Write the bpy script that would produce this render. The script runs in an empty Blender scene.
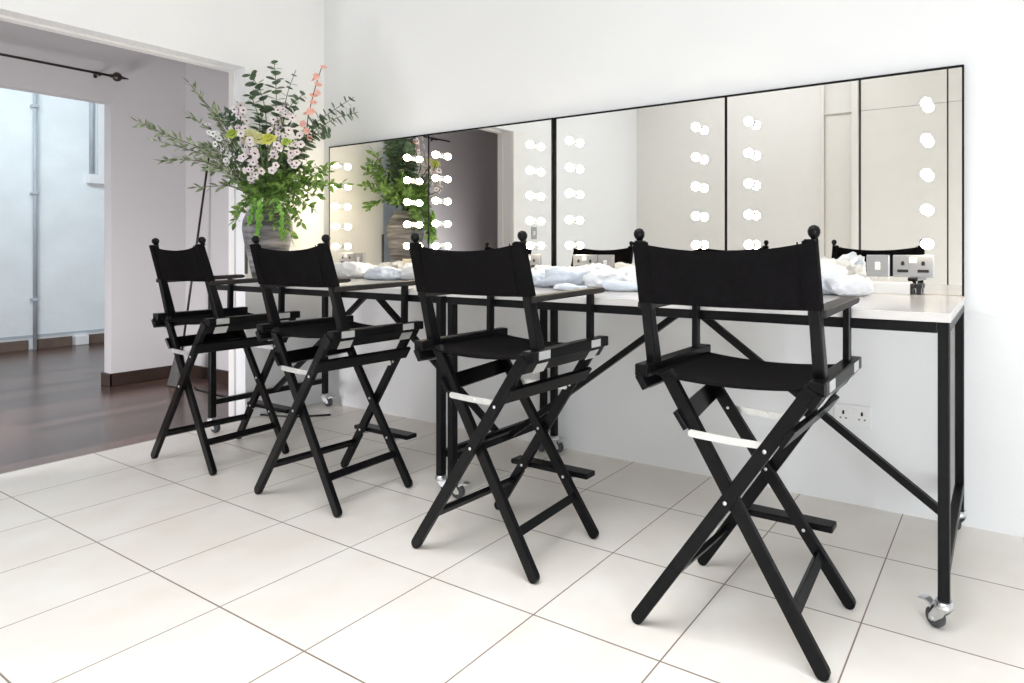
import bpy, bmesh, math, random
from mathutils import Vector, Matrix, noise
SC = bpy.context.scene
COL = SC.collection
PI = math.pi
RND = random.Random(7)

# ------------------------------------------------------------------ materials
def new_mat(name):
    m = bpy.data.materials.new(name); m.use_nodes = True
    nt = m.node_tree; b = nt.nodes['Principled BSDF']
    return m, nt, b

def plain(name, col, rough=.5, metal=0., var=0., vscale=8., bump=0., bscale=60., coat=0., spec=.5, stretch=None, sheen=0.):
    m, nt, b = new_mat(name)
    b.inputs['Roughness'].default_value = rough
    b.inputs['Metallic'].default_value = metal
    b.inputs['Specular IOR Level'].default_value = spec
    b.inputs['Coat Weight'].default_value = coat
    b.inputs['Sheen Weight'].default_value = sheen
    tc = nt.nodes.new('ShaderNodeTexCoord')
    mp = nt.nodes.new('ShaderNodeMapping')
    nt.links.new(tc.outputs['Object'], mp.inputs['Vector'])
    if stretch: mp.inputs['Scale'].default_value = stretch
    n = nt.nodes.new('ShaderNodeTexNoise'); n.inputs['Scale'].default_value = vscale; n.inputs['Detail'].default_value = 4
    nt.links.new(mp.outputs[0], n.inputs['Vector'])
    r = nt.nodes.new('ShaderNodeValToRGB')
    r.color_ramp.elements[0].position = .3; r.color_ramp.elements[1].position = .7
    r.color_ramp.elements[0].color = tuple(c*(1-var) for c in col)+(1,)
    r.color_ramp.elements[1].color = tuple(min(1, c*(1+var)) for c in col)+(1,)
    nt.links.new(n.outputs['Fac'], r.inputs['Fac']); nt.links.new(r.outputs['Color'], b.inputs['Base Color'])
    if bump:
        n2 = nt.nodes.new('ShaderNodeTexNoise'); n2.inputs['Scale'].default_value = bscale; n2.inputs['Detail'].default_value = 3
        nt.links.new(mp.outputs[0], n2.inputs['Vector'])
        bp = nt.nodes.new('ShaderNodeBump'); bp.inputs['Strength'].default_value = bump; bp.inputs['Distance'].default_value = .01
        nt.links.new(n2.outputs['Fac'], bp.inputs['Height']); nt.links.new(bp.outputs['Normal'], b.inputs['Normal'])
    return m

M = {}
M['wall'] = plain('white_wall_paint', (.79, .795, .80), .75, var=.01, vscale=1.5, bump=.04, bscale=90)
M['wall2'] = plain('grey_wall_paint', (.56, .545, .54), .7, var=.02, vscale=1.2, bump=.05, bscale=60)
M['plaster'] = plain('rough_white_plaster', (.80, .83, .84), .8, var=.05, vscale=3, bump=.35, bscale=14)
M['trim'] = plain('white_gloss_paint', (.80, .79, .77), .4, var=.01)
M['wall3'] = plain('cream_wall_paint', (.78, .765, .74), .75, var=.01)
M['cupboard'] = plain('cream_cupboard_paint', (.77, .75, .71), .45, var=.01)
M['baseboard'] = plain('dark_brown_stain', (.035, .020, .014), .4, var=.25, vscale=6, stretch=(8, 1, 1))
M['baseboard2'] = plain('mid_brown_stain', (.13, .09, .07), .5, var=.25, vscale=6)
M['black'] = plain('black_satin_lacquer', (.0045, .0045, .0052), .28, var=.25, vscale=30, spec=.15, bump=.02, bscale=150)
M['canvas'] = plain('black_canvas', (.0062, .0055, .0062), .9, var=.2, vscale=60, bump=.25, bscale=700, spec=.06, sheen=.0)
M['worn'] = plain('worn_black_lacquer', (.017, .015, .015), .48, var=.5, vscale=9, spec=.2)
M['steel_black'] = plain('black_powder_coat', (.0055, .0055, .0062), .36, var=.2, vscale=40, spec=.16)
M['chrome'] = plain('zinc_plate', (.72, .73, .74), .28, metal=1., var=.08, vscale=40)
M['silver'] = plain('bright_aluminium', (.80, .81, .80), .35, metal=.75, var=.05, vscale=40)
M['rubber'] = plain('grey_rubber', (.05, .052, .056), .55, var=.2, vscale=40)
M['top'] = plain('pale_grey_laminate', (.60, .575, .56), .16, var=.03, vscale=4, spec=.6)
M['white_plastic'] = plain('white_plastic', (.80, .80, .80), .35, var=.01)
M['nickel'] = plain('brushed_steel_plate', (.40, .40, .41), .35, metal=.5, var=.05, vscale=50, stretch=(1, 1, 12))
M['dark'] = plain('black_plastic', (.012, .012, .013), .4, var=.1)
M['towel'] = plain('white_terry', (.80, .81, .84), .9, var=.03, vscale=14, bump=.3, bscale=160, sheen=.2)
M['film'] = plain('bluish_white_film', (.70, .76, .85), .3, var=.06, vscale=9, bump=.3, bscale=40, spec=.6)
M['kraft'] = plain('cream_card', (.72, .62, .47), .7, var=.06)
M['rod'] = plain('dark_bronze', (.055, .045, .038), .35, metal=.7, var=.2, vscale=20)
M['greyplastic'] = plain('mid_grey_plastic', (.10, .095, .09), .6, var=.1)
M['pipe'] = plain('grey_pipe_paint', (.46, .50, .54), .5, var=.08)
M['stem_green'] = plain('green_stalk', (.07, .13, .035), .6, var=.3, vscale=20)
M['stem_brown'] = plain('brown_twig', (.075, .05, .03), .7, var=.3, vscale=20)

def leaf_mat(name, c1, c2, trans=.35, rough=.5):
    m, nt, b = new_mat(name)
    tc = nt.nodes.new('ShaderNodeTexCoord')
    n = nt.nodes.new('ShaderNodeTexNoise'); n.inputs['Scale'].default_value = 28; n.inputs['Detail'].default_value = 2
    nt.links.new(tc.outputs['Object'], n.inputs['Vector'])
    r = nt.nodes.new('ShaderNodeValToRGB'); r.color_ramp.elements[0].position = .35; r.color_ramp.elements[1].position = .65
    r.color_ramp.elements[0].color = c1+(1,); r.color_ramp.elements[1].color = c2+(1,)
    nt.links.new(n.outputs['Fac'], r.inputs['Fac']); nt.links.new(r.outputs['Color'], b.inputs['Base Color'])
    b.inputs['Roughness'].default_value = rough
    tr = nt.nodes.new('ShaderNodeBsdfTranslucent'); nt.links.new(r.outputs['Color'], tr.inputs['Color'])
    mx = nt.nodes.new('ShaderNodeMixShader'); mx.inputs[0].default_value = trans
    nt.links.new(b.outputs[0], mx.inputs[1]); nt.links.new(tr.outputs[0], mx.inputs[2])
    nt.links.new(mx.outputs[0], nt.nodes['Material Output'].inputs['Surface'])
    return m
M['olive'] = leaf_mat('olive_leaf', (.09, .135, .06), (.40, .46, .29), .25)
M['euc'] = leaf_mat('eucalyptus_leaf', (.045, .09, .05), (.17, .25, .15), .25)
M['leaf'] = leaf_mat('fresh_green_leaf', (.06, .14, .025), (.26, .42, .10), .35)
M['lime'] = leaf_mat('lime_tassel', (.20, .48, .06), (.36, .66, .14), .35, .6)
M['petal'] = leaf_mat('blush_petal', (.84, .75, .77), (.92, .88, .88), .3, .6)
M['white_petal'] = leaf_mat('white_petal', (.80, .80, .80), (.92, .92, .90), .3, .6)
M['coral'] = leaf_mat('coral_petal', (.86, .46, .38), (.93, .66, .58), .35, .6)
M['cream_rose'] = leaf_mat('pale_yellow_petal', (.80, .80, .42), (.90, .88, .60), .35, .6)
M['green_rose'] = leaf_mat('lime_petal', (.42, .58, .08), (.60, .72, .16), .35, .6)
M['yellow_rose'] = leaf_mat('yellow_petal', (.72, .74, .12), (.84, .84, .26), .35, .6)
M['eye'] = plain('dark_flower_eye', (.06, .02, .04), .7)

def tile_mat():
    m, nt, b = new_mat('cream_floor_tiles')
    g = nt.nodes.new('ShaderNodeNewGeometry')
    br = nt.nodes.new('ShaderNodeTexBrick')
    br.offset = 0; br.squash = 1
    br.inputs['Scale'].default_value = 1
    br.inputs['Brick Width'].default_value = .41; br.inputs['Row Height'].default_value = .41
    br.inputs['Mortar Size'].default_value = .0023; br.inputs['Mortar Smooth'].default_value = .1
    br.inputs['Color1'].default_value = (.86, .825, .78, 1); br.inputs['Color2'].default_value = (.83, .795, .75, 1)
    br.inputs['Mortar'].default_value = (.24, .18, .145, 1)
    nt.links.new(g.outputs['Position'], br.inputs['Vector'])
    n = nt.nodes.new('ShaderNodeTexNoise'); n.inputs['Scale'].default_value = 4.5; n.inputs['Detail'].default_value = 5
    nt.links.new(g.outputs['Position'], n.inputs['Vector'])
    r = nt.nodes.new('ShaderNodeValToRGB'); r.color_ramp.elements[0].position = .3; r.color_ramp.elements[1].position = .7
    r.color_ramp.elements[0].color = (.93, .90, .87, 1); r.color_ramp.elements[1].color = (1, 1, 1, 1)
    nt.links.new(n.outputs['Fac'], r.inputs['Fac'])
    mx = nt.nodes.new('ShaderNodeMix'); mx.data_type = 'RGBA'; mx.blend_type = 'MULTIPLY'; mx.inputs[0].default_value = 1
    nt.links.new(br.outputs['Color'], mx.inputs[6]); nt.links.new(r.outputs['Color'], mx.inputs[7])
    nt.links.new(mx.outputs[2], b.inputs['Base Color'])
    b.inputs['Roughness'].default_value = .33
    inv = nt.nodes.new('ShaderNodeMath'); inv.operation = 'SUBTRACT'; inv.inputs[0].default_value = 1
    nt.links.new(br.outputs['Fac'], inv.inputs[1])
    bp = nt.nodes.new('ShaderNodeBump'); bp.inputs['Strength'].default_value = .4; bp.inputs['Distance'].default_value = .002
    nt.links.new(inv.outputs[0], bp.inputs['Height']); nt.links.new(bp.outputs['Normal'], b.inputs['Normal'])
    return m
M['tile'] = tile_mat()

def wood_mat():
    m, nt, b = new_mat('dark_floor_boards')
    g = nt.nodes.new('ShaderNodeNewGeometry')
    mp = nt.nodes.new('ShaderNodeMapping'); mp.inputs['Rotation'].default_value = (0, 0, PI/2)
    nt.links.new(g.outputs['Position'], mp.inputs['Vector'])
    br = nt.nodes.new('ShaderNodeTexBrick'); br.offset = .37
    br.inputs['Scale'].default_value = 1; br.inputs['Brick Width'].default_value = 1.3; br.inputs['Row Height'].default_value = .14
    br.inputs['Mortar Size'].default_value = .001
    br.inputs['Color1'].default_value = (.21, .118, .09, 1); br.inputs['Color2'].default_value = (.08, .044, .035, 1)
    br.inputs['Mortar'].default_value = (.02, .012, .01, 1)
    nt.links.new(mp.outputs[0], br.inputs['Vector'])
    n = nt.nodes.new('ShaderNodeTexNoise'); n.inputs['Scale'].default_value = 5; n.inputs['Detail'].default_value = 6
    mp2 = nt.nodes.new('ShaderNodeMapping'); mp2.inputs['Scale'].default_value = (8, 1, 1)
    nt.links.new(g.outputs['Position'], mp2.inputs['Vector']); nt.links.new(mp2.outputs[0], n.inputs['Vector'])
    mx = nt.nodes.new('ShaderNodeMix'); mx.data_type = 'RGBA'; mx.blend_type = 'MULTIPLY'; mx.inputs[0].default_value = .55
    nt.links.new(br.outputs['Color'], mx.inputs[6]); nt.links.new(n.outputs['Color'], mx.inputs[7])
    nt.links.new(mx.outputs[2], b.inputs['Base Color'])
    b.inputs['Roughness'].default_value = .22; b.inputs['Specular IOR Level'].default_value = .42
    bp = nt.nodes.new('ShaderNodeBump'); bp.inputs['Strength'].default_value = .15; bp.inputs['Distance'].default_value = .003
    nt.links.new(n.outputs['Fac'], bp.inputs['Height']); nt.links.new(bp.outputs['Normal'], b.inputs['Normal'])
    return m
M['wood'] = wood_mat()

def vase_mat():
    m, nt, b = new_mat('grey_streaked_ceramic')
    tc = nt.nodes.new('ShaderNodeTexCoord')
    mp = nt.nodes.new('ShaderNodeMapping'); mp.inputs['Scale'].default_value = (3, 3, 26)
    nt.links.new(tc.outputs['Object'], mp.inputs['Vector'])
    n = nt.nodes.new('ShaderNodeTexNoise'); n.inputs['Scale'].default_value = 1.6; n.inputs['Detail'].default_value = 5
    nt.links.new(mp.outputs[0], n.inputs['Vector'])
    r = nt.nodes.new('ShaderNodeValToRGB'); r.color_ramp.elements[0].position = .36; r.color_ramp.elements[1].position = .66
    r.color_ramp.elements[0].color = (.055, .053, .055, 1); r.color_ramp.elements[1].color = (.27, .26, .265, 1)
    nt.links.new(n.outputs['Fac'], r.inputs['Fac']); nt.links.new(r.outputs['Color'], b.inputs['Base Color'])
    b.inputs['Roughness'].default_value = .5
    bp = nt.nodes.new('ShaderNodeBump'); bp.inputs['Strength'].default_value = .5; bp.inputs['Distance'].default_value = .008
    nt.links.new(n.outputs['Fac'], bp.inputs['Height']); nt.links.new(bp.outputs['Normal'], b.inputs['Normal'])
    return m
M['vase'] = vase_mat()

def glass_mat():
    m, nt, b = new_mat('silvered_mirror')
    b.inputs['Base Color'].default_value = (.87, .865, .845, 1); b.inputs['Metallic'].default_value = 1; b.inputs['Roughness'].default_value = 0
    return m
M['mirror'] = glass_mat()

BULB = 36.
def bulb_mat():
    m, nt, b = new_mat('lit_opal_bulb')
    b.inputs['Base Color'].default_value = (.9, .85, .75, 1)
    b.inputs['Emission Color'].default_value = (1, .85, .62, 1); b.inputs['Emission Strength'].default_value = BULB
    return m
M['bulb'] = bulb_mat()

# ------------------------------------------------------------------ mesh helpers
def V(*a): return Vector(a)

class MB:
    def __init__(s): s.bm = bmesh.new(); s.mi = 0
    def _faces(s, vs, fs, smooth=False):
        bv = [s.bm.verts.new(v) for v in vs]
        for f in fs:
            try:
                q = s.bm.faces.new([bv[i] for i in f]); q.material_index = s.mi; q.smooth = smooth
            except ValueError: pass
        return bv
    def box(s, x0, x1, y0, y1, z0, z1):
        s._faces([(x0,y0,z0),(x1,y0,z0),(x1,y1,z0),(x0,y1,z0),(x0,y0,z1),(x1,y0,z1),(x1,y1,z1),(x0,y1,z1)],
                 [(3,2,1,0),(4,5,6,7),(0,1,5,4),(1,2,6,5),(2,3,7,6),(3,0,4,7)]); return s
    def obox(s, c, ax, ay, az, dx, dy, dz):
        c = Vector(c); ax = Vector(ax).normalized()*dx/2; ay = Vector(ay).normalized()*dy/2; az = Vector(az).normalized()*dz/2
        vs = [c+ax*i+ay*j+az*k for k in (-1,1) for (i,j) in ((-1,-1),(1,-1),(1,1),(-1,1))]
        fs = [(3,2,1,0),(4,5,6,7),(0,1,5,4),(1,2,6,5),(2,3,7,6),(3,0,4,7)]
        if ax.cross(ay).dot(az) < 0: fs = [f[::-1] for f in fs]
        s._faces(vs, fs); return s
    def beam(s, p0, p1, w, h, side=(0,1,0)):
        p0 = Vector(p0); p1 = Vector(p1); d = p1-p0; sd = Vector(side); sd = (sd-d*(sd.dot(d)/d.length_squared)).normalized()
        up = d.normalized().cross(sd)
        return s.obox((p0+p1)/2, sd, d, up, w, d.length, h)
    def taper(s, c0, w0, d0, c1, w1, d1):
        q = ((-.5, -.5), (.5, -.5), (.5, .5), (-.5, .5))
        vs = [(c0[0]+i*w0, c0[1]+j*d0, c0[2]) for i, j in q]+[(c1[0]+i*w1, c1[1]+j*d1, c1[2]) for i, j in q]
        s._faces(vs, [(3,2,1,0),(4,5,6,7),(0,1,5,4),(1,2,6,5),(2,3,7,6),(3,0,4,7)]); return s
    def prism(s, pts, y0, y1):
        """polygon in x,z extruded along y"""
        n = len(pts)
        a = sum(pts[i][0]*pts[(i+1)%n][1]-pts[(i+1)%n][0]*pts[i][1] for i in range(n))
        if a < 0: pts = pts[::-1]
        vs = [(x, y0, z) for x, z in pts]+[(x, y1, z) for x, z in pts]
        fs = [tuple(range(n)), tuple(range(2*n-1, n-1, -1))]
        fs += [(i, i+n, (i+1)%n+n, (i+1)%n) for i in range(n)]
        s._faces(vs, fs); return s
    def lathe(s, prof, c=(0,0,0), axis=(0,0,1), n=20, smooth=True):
        c = Vector(c); ax = Vector(axis).normalized()
        q = Vector((1,0,0)) if abs(ax.x) < .9 else Vector((0,1,0))
        u = (q-ax*q.dot(ax)).normalized(); v = ax.cross(u)
        rings = []
        for r, h in prof:
            if r < 1e-6: rings.append([s.bm.verts.new(c+ax*h)])
            else: rings.append([s.bm.verts.new(c+ax*h+(u*math.cos(2*PI*k/n)+v*math.sin(2*PI*k/n))*r) for k in range(n)])
        for a, b in zip(rings, rings[1:]):
            for k in range(n):
                k2 = (k+1) % n
                if len(a) == 1 and len(b) == 1: continue
                if len(a) == 1: f = [a[0], b[k2], b[k]]
                elif len(b) == 1: f = [a[k], a[k2], b[0]]
                else: f = [a[k], a[k2], b[k2], b[k]]
                q = s.bm.faces.new(f[::1]); q.smooth = smooth; q.material_index = s.mi
        for rg, fl in ((rings[0], True), (rings[-1], False)):
            if len(rg) > 1:
                q = s.bm.faces.new(rg[::-1] if fl else rg); q.material_index = s.mi
        return s
    def sphere(s, c, r, n=14, m=8, sz=1.):
        prof = [(r*math.sin(PI*k/m), -r*sz*math.cos(PI*k/m)) for k in range(m+1)]
        return s.lathe(prof, c, n=n)
    def cyl(s, p0, p1, r, n=16, r2=None, smooth=True):
        p0 = Vector(p0); p1 = Vector(p1)
        return s.lathe([(r, 0), (r if r2 is None else r2, (p1-p0).length)], p0, p1-p0, n, smooth)
    def tube(s, pts, r, n=6, r2=None):
        pts = [Vector(p) for p in pts]; r2 = r if r2 is None else r2
        prev = None; u = None
        for i, p in enumerate(pts):
            d = (pts[min(i+1, len(pts)-1)]-pts[max(i-1, 0)]).normalized()
            if u is None:
                q = Vector((0,0,1)) if abs(d.z) < .9 else Vector((1,0,0))
            else: q = u
            u = (q-d*q.dot(d)).normalized(); v = d.cross(u)
            rr = r+(r2-r)*i/max(1, len(pts)-1)
            ring = [s.bm.verts.new(p+(u*math.cos(2*PI*k/n)+v*math.sin(2*PI*k/n))*rr) for k in range(n)]
            if prev:
                for k in range(n):
                    q = s.bm.faces.new([prev[k], prev[(k+1)%n], ring[(k+1)%n], ring[k]]); q.smooth = True; q.material_index = s.mi
            else: s.bm.faces.new(ring[::-1]).material_index = s.mi
            prev = ring
        s.bm.faces.new(prev).material_index = s.mi
        return s
    def leaf(s, p, d, nrm, L, W, fold=.25, curl=.15, rnd=False):
        p = Vector(p); d = Vector(d).normalized(); nrm = Vector(nrm); nrm = (nrm-d*nrm.dot(d))
        if nrm.length < 1e-4: nrm = d.orthogonal()
        nrm.normalize(); sd = d.cross(nrm)
        if rnd: prof = [(.06, .12), (.30, .42), (.62, .5), (.88, .3)]
        else: prof = [(.10, .12), (.36, .46), (.66, .38), (.88, .14)]
        vs = [p]; 
        for t, w in prof:
            c = p+d*(L*t)-nrm*(curl*L*t*t)
            vs += [c-sd*(W*w)+nrm*(fold*W*w), c, c+sd*(W*w)+nrm*(fold*W*w)]
        vs.append(p+d*L-nrm*(curl*L))
        k = len(prof); fs = [(0, 1, 2), (0, 2, 3)]
        for i in range(k-1):
            a = 1+3*i; b = a+3
            fs += [(a, b, b+1, a+1), (a+1, b+1, b+2, a+2)]
        a = 1+3*(k-1); fs += [(a, a+3, a+1), (a+1, a+3, a+2)]
        s._faces(vs, fs, True); return s

def link(name, bm, mats, parent=None, bevel=0., seg=2, loc=None):
    me = bpy.data.meshes.new(name)
    bmesh.ops.recalc_face_normals(bm, faces=bm.faces) if not getattr(bm, 'norecalc', False) else None
    bm.to_mesh(me); bm.free()
    for m in (mats if isinstance(mats, (list, tuple)) else [mats]): me.materials.append(m)
    o = bpy.data.objects.new(name, me); COL.objects.link(o)
    if parent: o.parent = parent
    if loc: o.location = loc
    if bevel:
        md = o.modifiers.new('bevel', 'BEVEL'); md.width = bevel; md.segments = seg; md.limit_method = 'ANGLE'; md.angle_limit = math.radians(40)
        md.harden_normals = False
    return o
def obj(name, mb, mats, parent=None, bevel=0., seg=2, loc=None): return link(name, mb.bm, mats, parent, bevel, seg, loc)
def tag(o, label, cat=None, group=None, kind=None):
    if label: o['label'] = label
    if cat: o['category'] = cat
    if group: o['group'] = group
    if kind: o['kind'] = kind
    return o
def empty(name, loc, label, cat, group=None):
    o = bpy.data.objects.new(name, None); COL.objects.link(o); o.location = loc; o.empty_display_size = .1
    return tag(o, label, cat, group)
def struct(name, mb, mat, label=None, parent=None, bevel=0., cat=None):
    o = obj(name, mb, mat, parent, bevel); o['kind'] = 'structure'
    if label: o['label'] = label
    if cat: o['category'] = cat
    return o
def kids(o): return [c for c in bpy.data.objects if c.parent == o]
def copy_tree(o, parent=None):
    c = o.copy(); COL.objects.link(c)
    if parent is not None: c.parent = parent
    for ch in KIDS.get(o.name, []): copy_tree(ch, c)
    return c
KIDS = {}
def index_kids():
    KIDS.clear()
    for c in bpy.data.objects:
        if c.parent: KIDS.setdefault(c.parent.name, []).append(c)

# ------------------------------------------------------------------ the setting
YW = .40; XL = -.83; XLB = -.98; YJ = -.10; YJ2 = -1.48; HZ = 2.145; CZ = 3.3; YB = -3.75; XR = 5.6
struct('floor', MB().box(XL, XR, YB, YW, -.1, 0), M['tile'], 'cream square floor tiles with dark grout lines', cat='floor')
struct('floor.001', MB().box(-5.6, XL, YB-.5, YW, -.1, 0), M['wood'], 'dark brown wooden floorboards beyond the wide opening', cat='floor')
struct('wall_back.001', MB().box(-2.695, XLB, YW, YW+.15, -.1, CZ), M['wall2'], 'grey side wall of the next room behind the thin pole', cat='wall')
struct('wall_back', MB().box(XLB, XR, YW, YW+.15, -.1, CZ), M['wall'], 'plain white wall behind the dressing tables', cat='wall')
b = MB(); b.box(XLB, XL, YJ, YW, 0, CZ); b.box(XLB, XL, YJ2, YJ, HZ, CZ); b.box(XLB, XL, YB-.5, YJ2, 0, CZ)
struct('wall_left', b, M['wall'], 'white wall with a wide doorway opening', cat='wall')
b = MB()
b.box(XLB-.015, XLB+.045, YJ2, YJ, HZ-.012, HZ); b.box(XLB-.015, XLB+.045, YJ-.012, YJ, 0, HZ-.012); b.box(XLB-.015, XLB+.045, YJ2, YJ2+.012, 0, HZ-.012)
struct('trim_1', b, M['trim'], 'thin white stop strip lining the doorway', cat='trim')
b = MB(); b.box(XL, XL+.018, YJ2-.17, YJ2-.005, 0, HZ+.005)
struct('trim_2', b, M['trim'], 'white upright casing at the far side of the doorway', bevel=.004, cat='trim')
struct('wall_front', MB().box(XL, XR, YB-.15, YB, 0, CZ), M['wall3'], 'white wall opposite the mirrors', cat='wall')
struct('wall_right', MB().box(XR, XR+.15, YB, YW, 0, CZ), M['wall'], 'white side wall', cat='wall')
struct('ceiling', MB().box(-5.75, XR, YB-.6, YW, CZ, CZ+.1), M['wall'], 'white ceiling', cat='ceiling')
# panel line on the white wall to the right of the table
struct('trim_3', MB().box(3.1, XR, YW-.004, YW, .792, .80), M['wall'], 'thin panel line across the white wall right of the mirrors', cat='trim')
# middle room
b = MB(); XI = -2.695
b.box(XI-.12, XI, YJ+.012, YW, 0, CZ); b.box(XI-.12, XI, -2.1, YJ+.012, 2.145, CZ); b.box(XI-.12, XI, YB-.5, -2.1, 0, CZ)
struct('wall_inner', b, M['wall2'], 'pale grey wall of the next room with its own doorway', cat='wall')
b = MB(); b.box(XI, XI+.016, YJ-.004, YW-.016, 0, .095); b.box(XI-.125, XI+.016, YJ-.008, YJ+.012, 0, .095)
b.box(XI, XI+.016, YB-.5, -2.1, 0, .095)
struct('baseboard_inner', b, M['baseboard'], 'dark brown baseboard of the pale grey wall', bevel=.003, cat='baseboard')
struct('baseboard_back', MB().box(XI+.016, XLB-.002, YW-.016, YW, 0, .095), M['baseboard'], 'dark brown baseboard running behind the leftmost chair', bevel=.003, cat='baseboard')
struct('wall_far_end', MB().box(-5.6, XL, YB-.6, YB-.5, 0, CZ), M['wall2'], 'grey end wall', cat='wall')
# far room
struct('wall_far', MB().box(-5.75, -5.6, YB-.6, 2.6, 0, CZ), M['plaster'], 'bluish white plaster wall of the farthest room', cat='wall')
struct('wall_far_side', MB().box(-5.6, XI-.12, 2.45, 2.6, 0, CZ), M['plaster'], 'plaster side wall of the farthest room', cat='wall')
struct('floor.002', MB().box(-5.6, XI-.12, YW, 2.5, -.1, 0), M['wood'], 'dark floorboards of the farthest room', cat='floor')
struct('ceiling.001', MB().box(-5.75, XI-.12, YW, 2.6, CZ, CZ+.1), M['wall'], 'white ceiling of the farthest room', cat='ceiling')
for i, (y0, y1) in enumerate(((-2.5, .255), (.325, .60), (.735, 1.6))):
    o = struct('baseboard_far', MB().box(-5.6, -5.575, y0, y1, 0, .10), M['baseboard2'], ('brown baseboard at the far left of the bluish wall', 'short brown baseboard between pipe and white gap', 'brown baseboard right of the white gap')[i], bevel=.003, cat='baseboard')
struct('trim_4', MB().box(-5.6, -5.588, -2.5, 1.6, .125, .15), M['pipe'], 'thin grey rail line low on the bluish wall', cat='trim')

p = MB().cyl((-5.545, .296, 0), (-5.545, .296, CZ-.01), .017, 12)
t = empty('vertical_pipe', (0, 0, 0), 'tall thin grey pipe running up the bluish far wall', 'pipe')
obj('pipe_run', p, M['pipe'], t)
for z in (.5, 1.6, 2.5): obj('pipe_clip', MB().box(-5.6, -5.515, .27, .322, z, z+.03), M['pipe'], t, .004)
t = empty('conduit', (0, 0, 0), 'short grey conduit with a white junction box high on the far wall', 'conduit')
obj('conduit_run', MB().cyl((-5.57, .76, 1.86), (-5.57, .76, CZ-.01), .022, 10), M['pipe'], t)
obj('junction_box', MB().box(-5.6, -5.53, .72, .90, 1.76, 1.86), M['white_plastic'], t, .006)
obj('cover_strip', MB().box(-5.6, -5.565, .815, .90, 1.86, CZ-.01), M['white_plastic'], t, .004)
tag(obj('wall_box', MB().box(-5.6, -5.53, .612, .725, .0, .10), M['white_plastic'], None, .006), 'small white box low on the far wall between the baseboards', 'box')

# curtain rod over the inner doorway
t = empty('curtain_rod', (-2.61, -.15, 2.33), 'dark metal curtain rod mounted above the inner doorway', 'curtain rod')
def rel(o, mbf): return o
b = MB().cyl((0, -2.2, 0), (0, .02, 0), .009, 12); obj('rod', b, M['rod'], t)
b = MB().lathe([(.006, 0), (.014, .006), (.014, .012), (.008, .016), (.03, .03), (.036, .045), (.03, .062), (.012, .075), (.010, .085), (.004, .115), (0, .118)], (0, .02, 0), (0, 1, 0), 14)
obj('finial', b, M['rod'], t)
for y in (-.035, -2.0):
    b = MB().box(-.085, -.075, y-.009, y+.009, -.022, .022); b.box(-.08, -.005, y-.006, y+.006, -.008, .004); b.box(-.012, .012, y-.005, y+.005, -.018, -.008)
    obj('bracket', b, M['rod'], t, .002)

# long handled pole with flat foot leaning in the corner
t = empty('sweeper', (-2.27, .15, 0), 'thin dark pole with grey flat foot leaning in the corner behind the leftmost chair', 'sweeper')
obj('handle', MB().cyl((-.005, .035, .20), (-.02, .235, 1.80), .0075, 10), M['rod'], t)
b = MB(); b._faces([(-.075,-.03,.004),(.075,-.03,.004),(.075,.03,.004),(-.075,.03,.004),(-.035,.005,.23),(.035,.005,.23),(.035,.04,.23),(-.035,.04,.23)],
    [(3,2,1,0),(4,5,6,7),(0,1,5,4),(1,2,6,5),(2,3,7,6),(3,0,4,7)])
obj('foot', b, M['greyplastic'], t, .006)
tag(obj('cable', MB().tube([(-2.1,.2,.006),(-2.0,.163,.006),(-1.7,.15,.006),(-1.47,.147,.006),(-1.15,.06,.006),(-.9,-.031,.006),(-.6,.06,.006),(-.45,.2,.006)], .006, 8), M['dark']),
    'thin black cable lying on the floor under the left table end', 'cable')
tag(obj('latch_plate', MB().box(XL-.004, XL+.006, YJ-.004, YJ+.012, .885, 1.147), M['greyplastic'], None, .002), 'narrow dark metal strip on the white doorway edge beside the vase', 'latch plate')

# cupboards opposite, seen in the mirrors
t = empty('cupboard', (2.9, YB+.022, 0), 'tall cream built-in cupboard reflected in the rightmost mirror', 'cupboard')
obj('body', MB().box(-1.0, 2.4, 0, .05, 0, 3.25), M['greyplastic'], t)
for i, (x0, x1) in enumerate(((-.975, -.17), (-.155, .63), (.645, 1.43), (1.445, 2.23))):
    obj('door', MB().box(x0, x1, .05, .075, .04, 2.4585), M['cupboard'], t, .003)
    obj('upper_door', MB().box(x0, x1, .05, .075, 2.4625, 3.24), M['cupboard'], t, .003)
obj('side_panel', MB().box(-1.06, -1.0, 0, .13, 0, 3.25), M['cupboard'], t, .003)
d = struct('door_1', MB().box(1.54, 1.83, YB, YB+.012, 0, 2.46), M['cupboard'], 'narrow beige door beside the cupboard in the mirror', bevel=.003, cat='door')
b = MB(); b.box(1.50, 1.53, YB, YB+.05, 0, CZ); b.box(1.53, 1.84, YB, YB+.03, 2.475, 2.495)
struct('trim_5', b, M['cupboard'], 'beige casing of the narrow door', bevel=.003, cat='trim')
t = empty('light_switch', (XL, -1.79, 1.195), 'small grey light switch reflected beside the doorway casing', 'light switch')
obj('plate', MB().box(0, .008, -.04, .04, -.06, .06), M['nickel'], t, .003); obj('rocker', MB().box(.006, .013, -.012, .012, -.02, .02), M['white_plastic'], t, .002)

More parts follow.
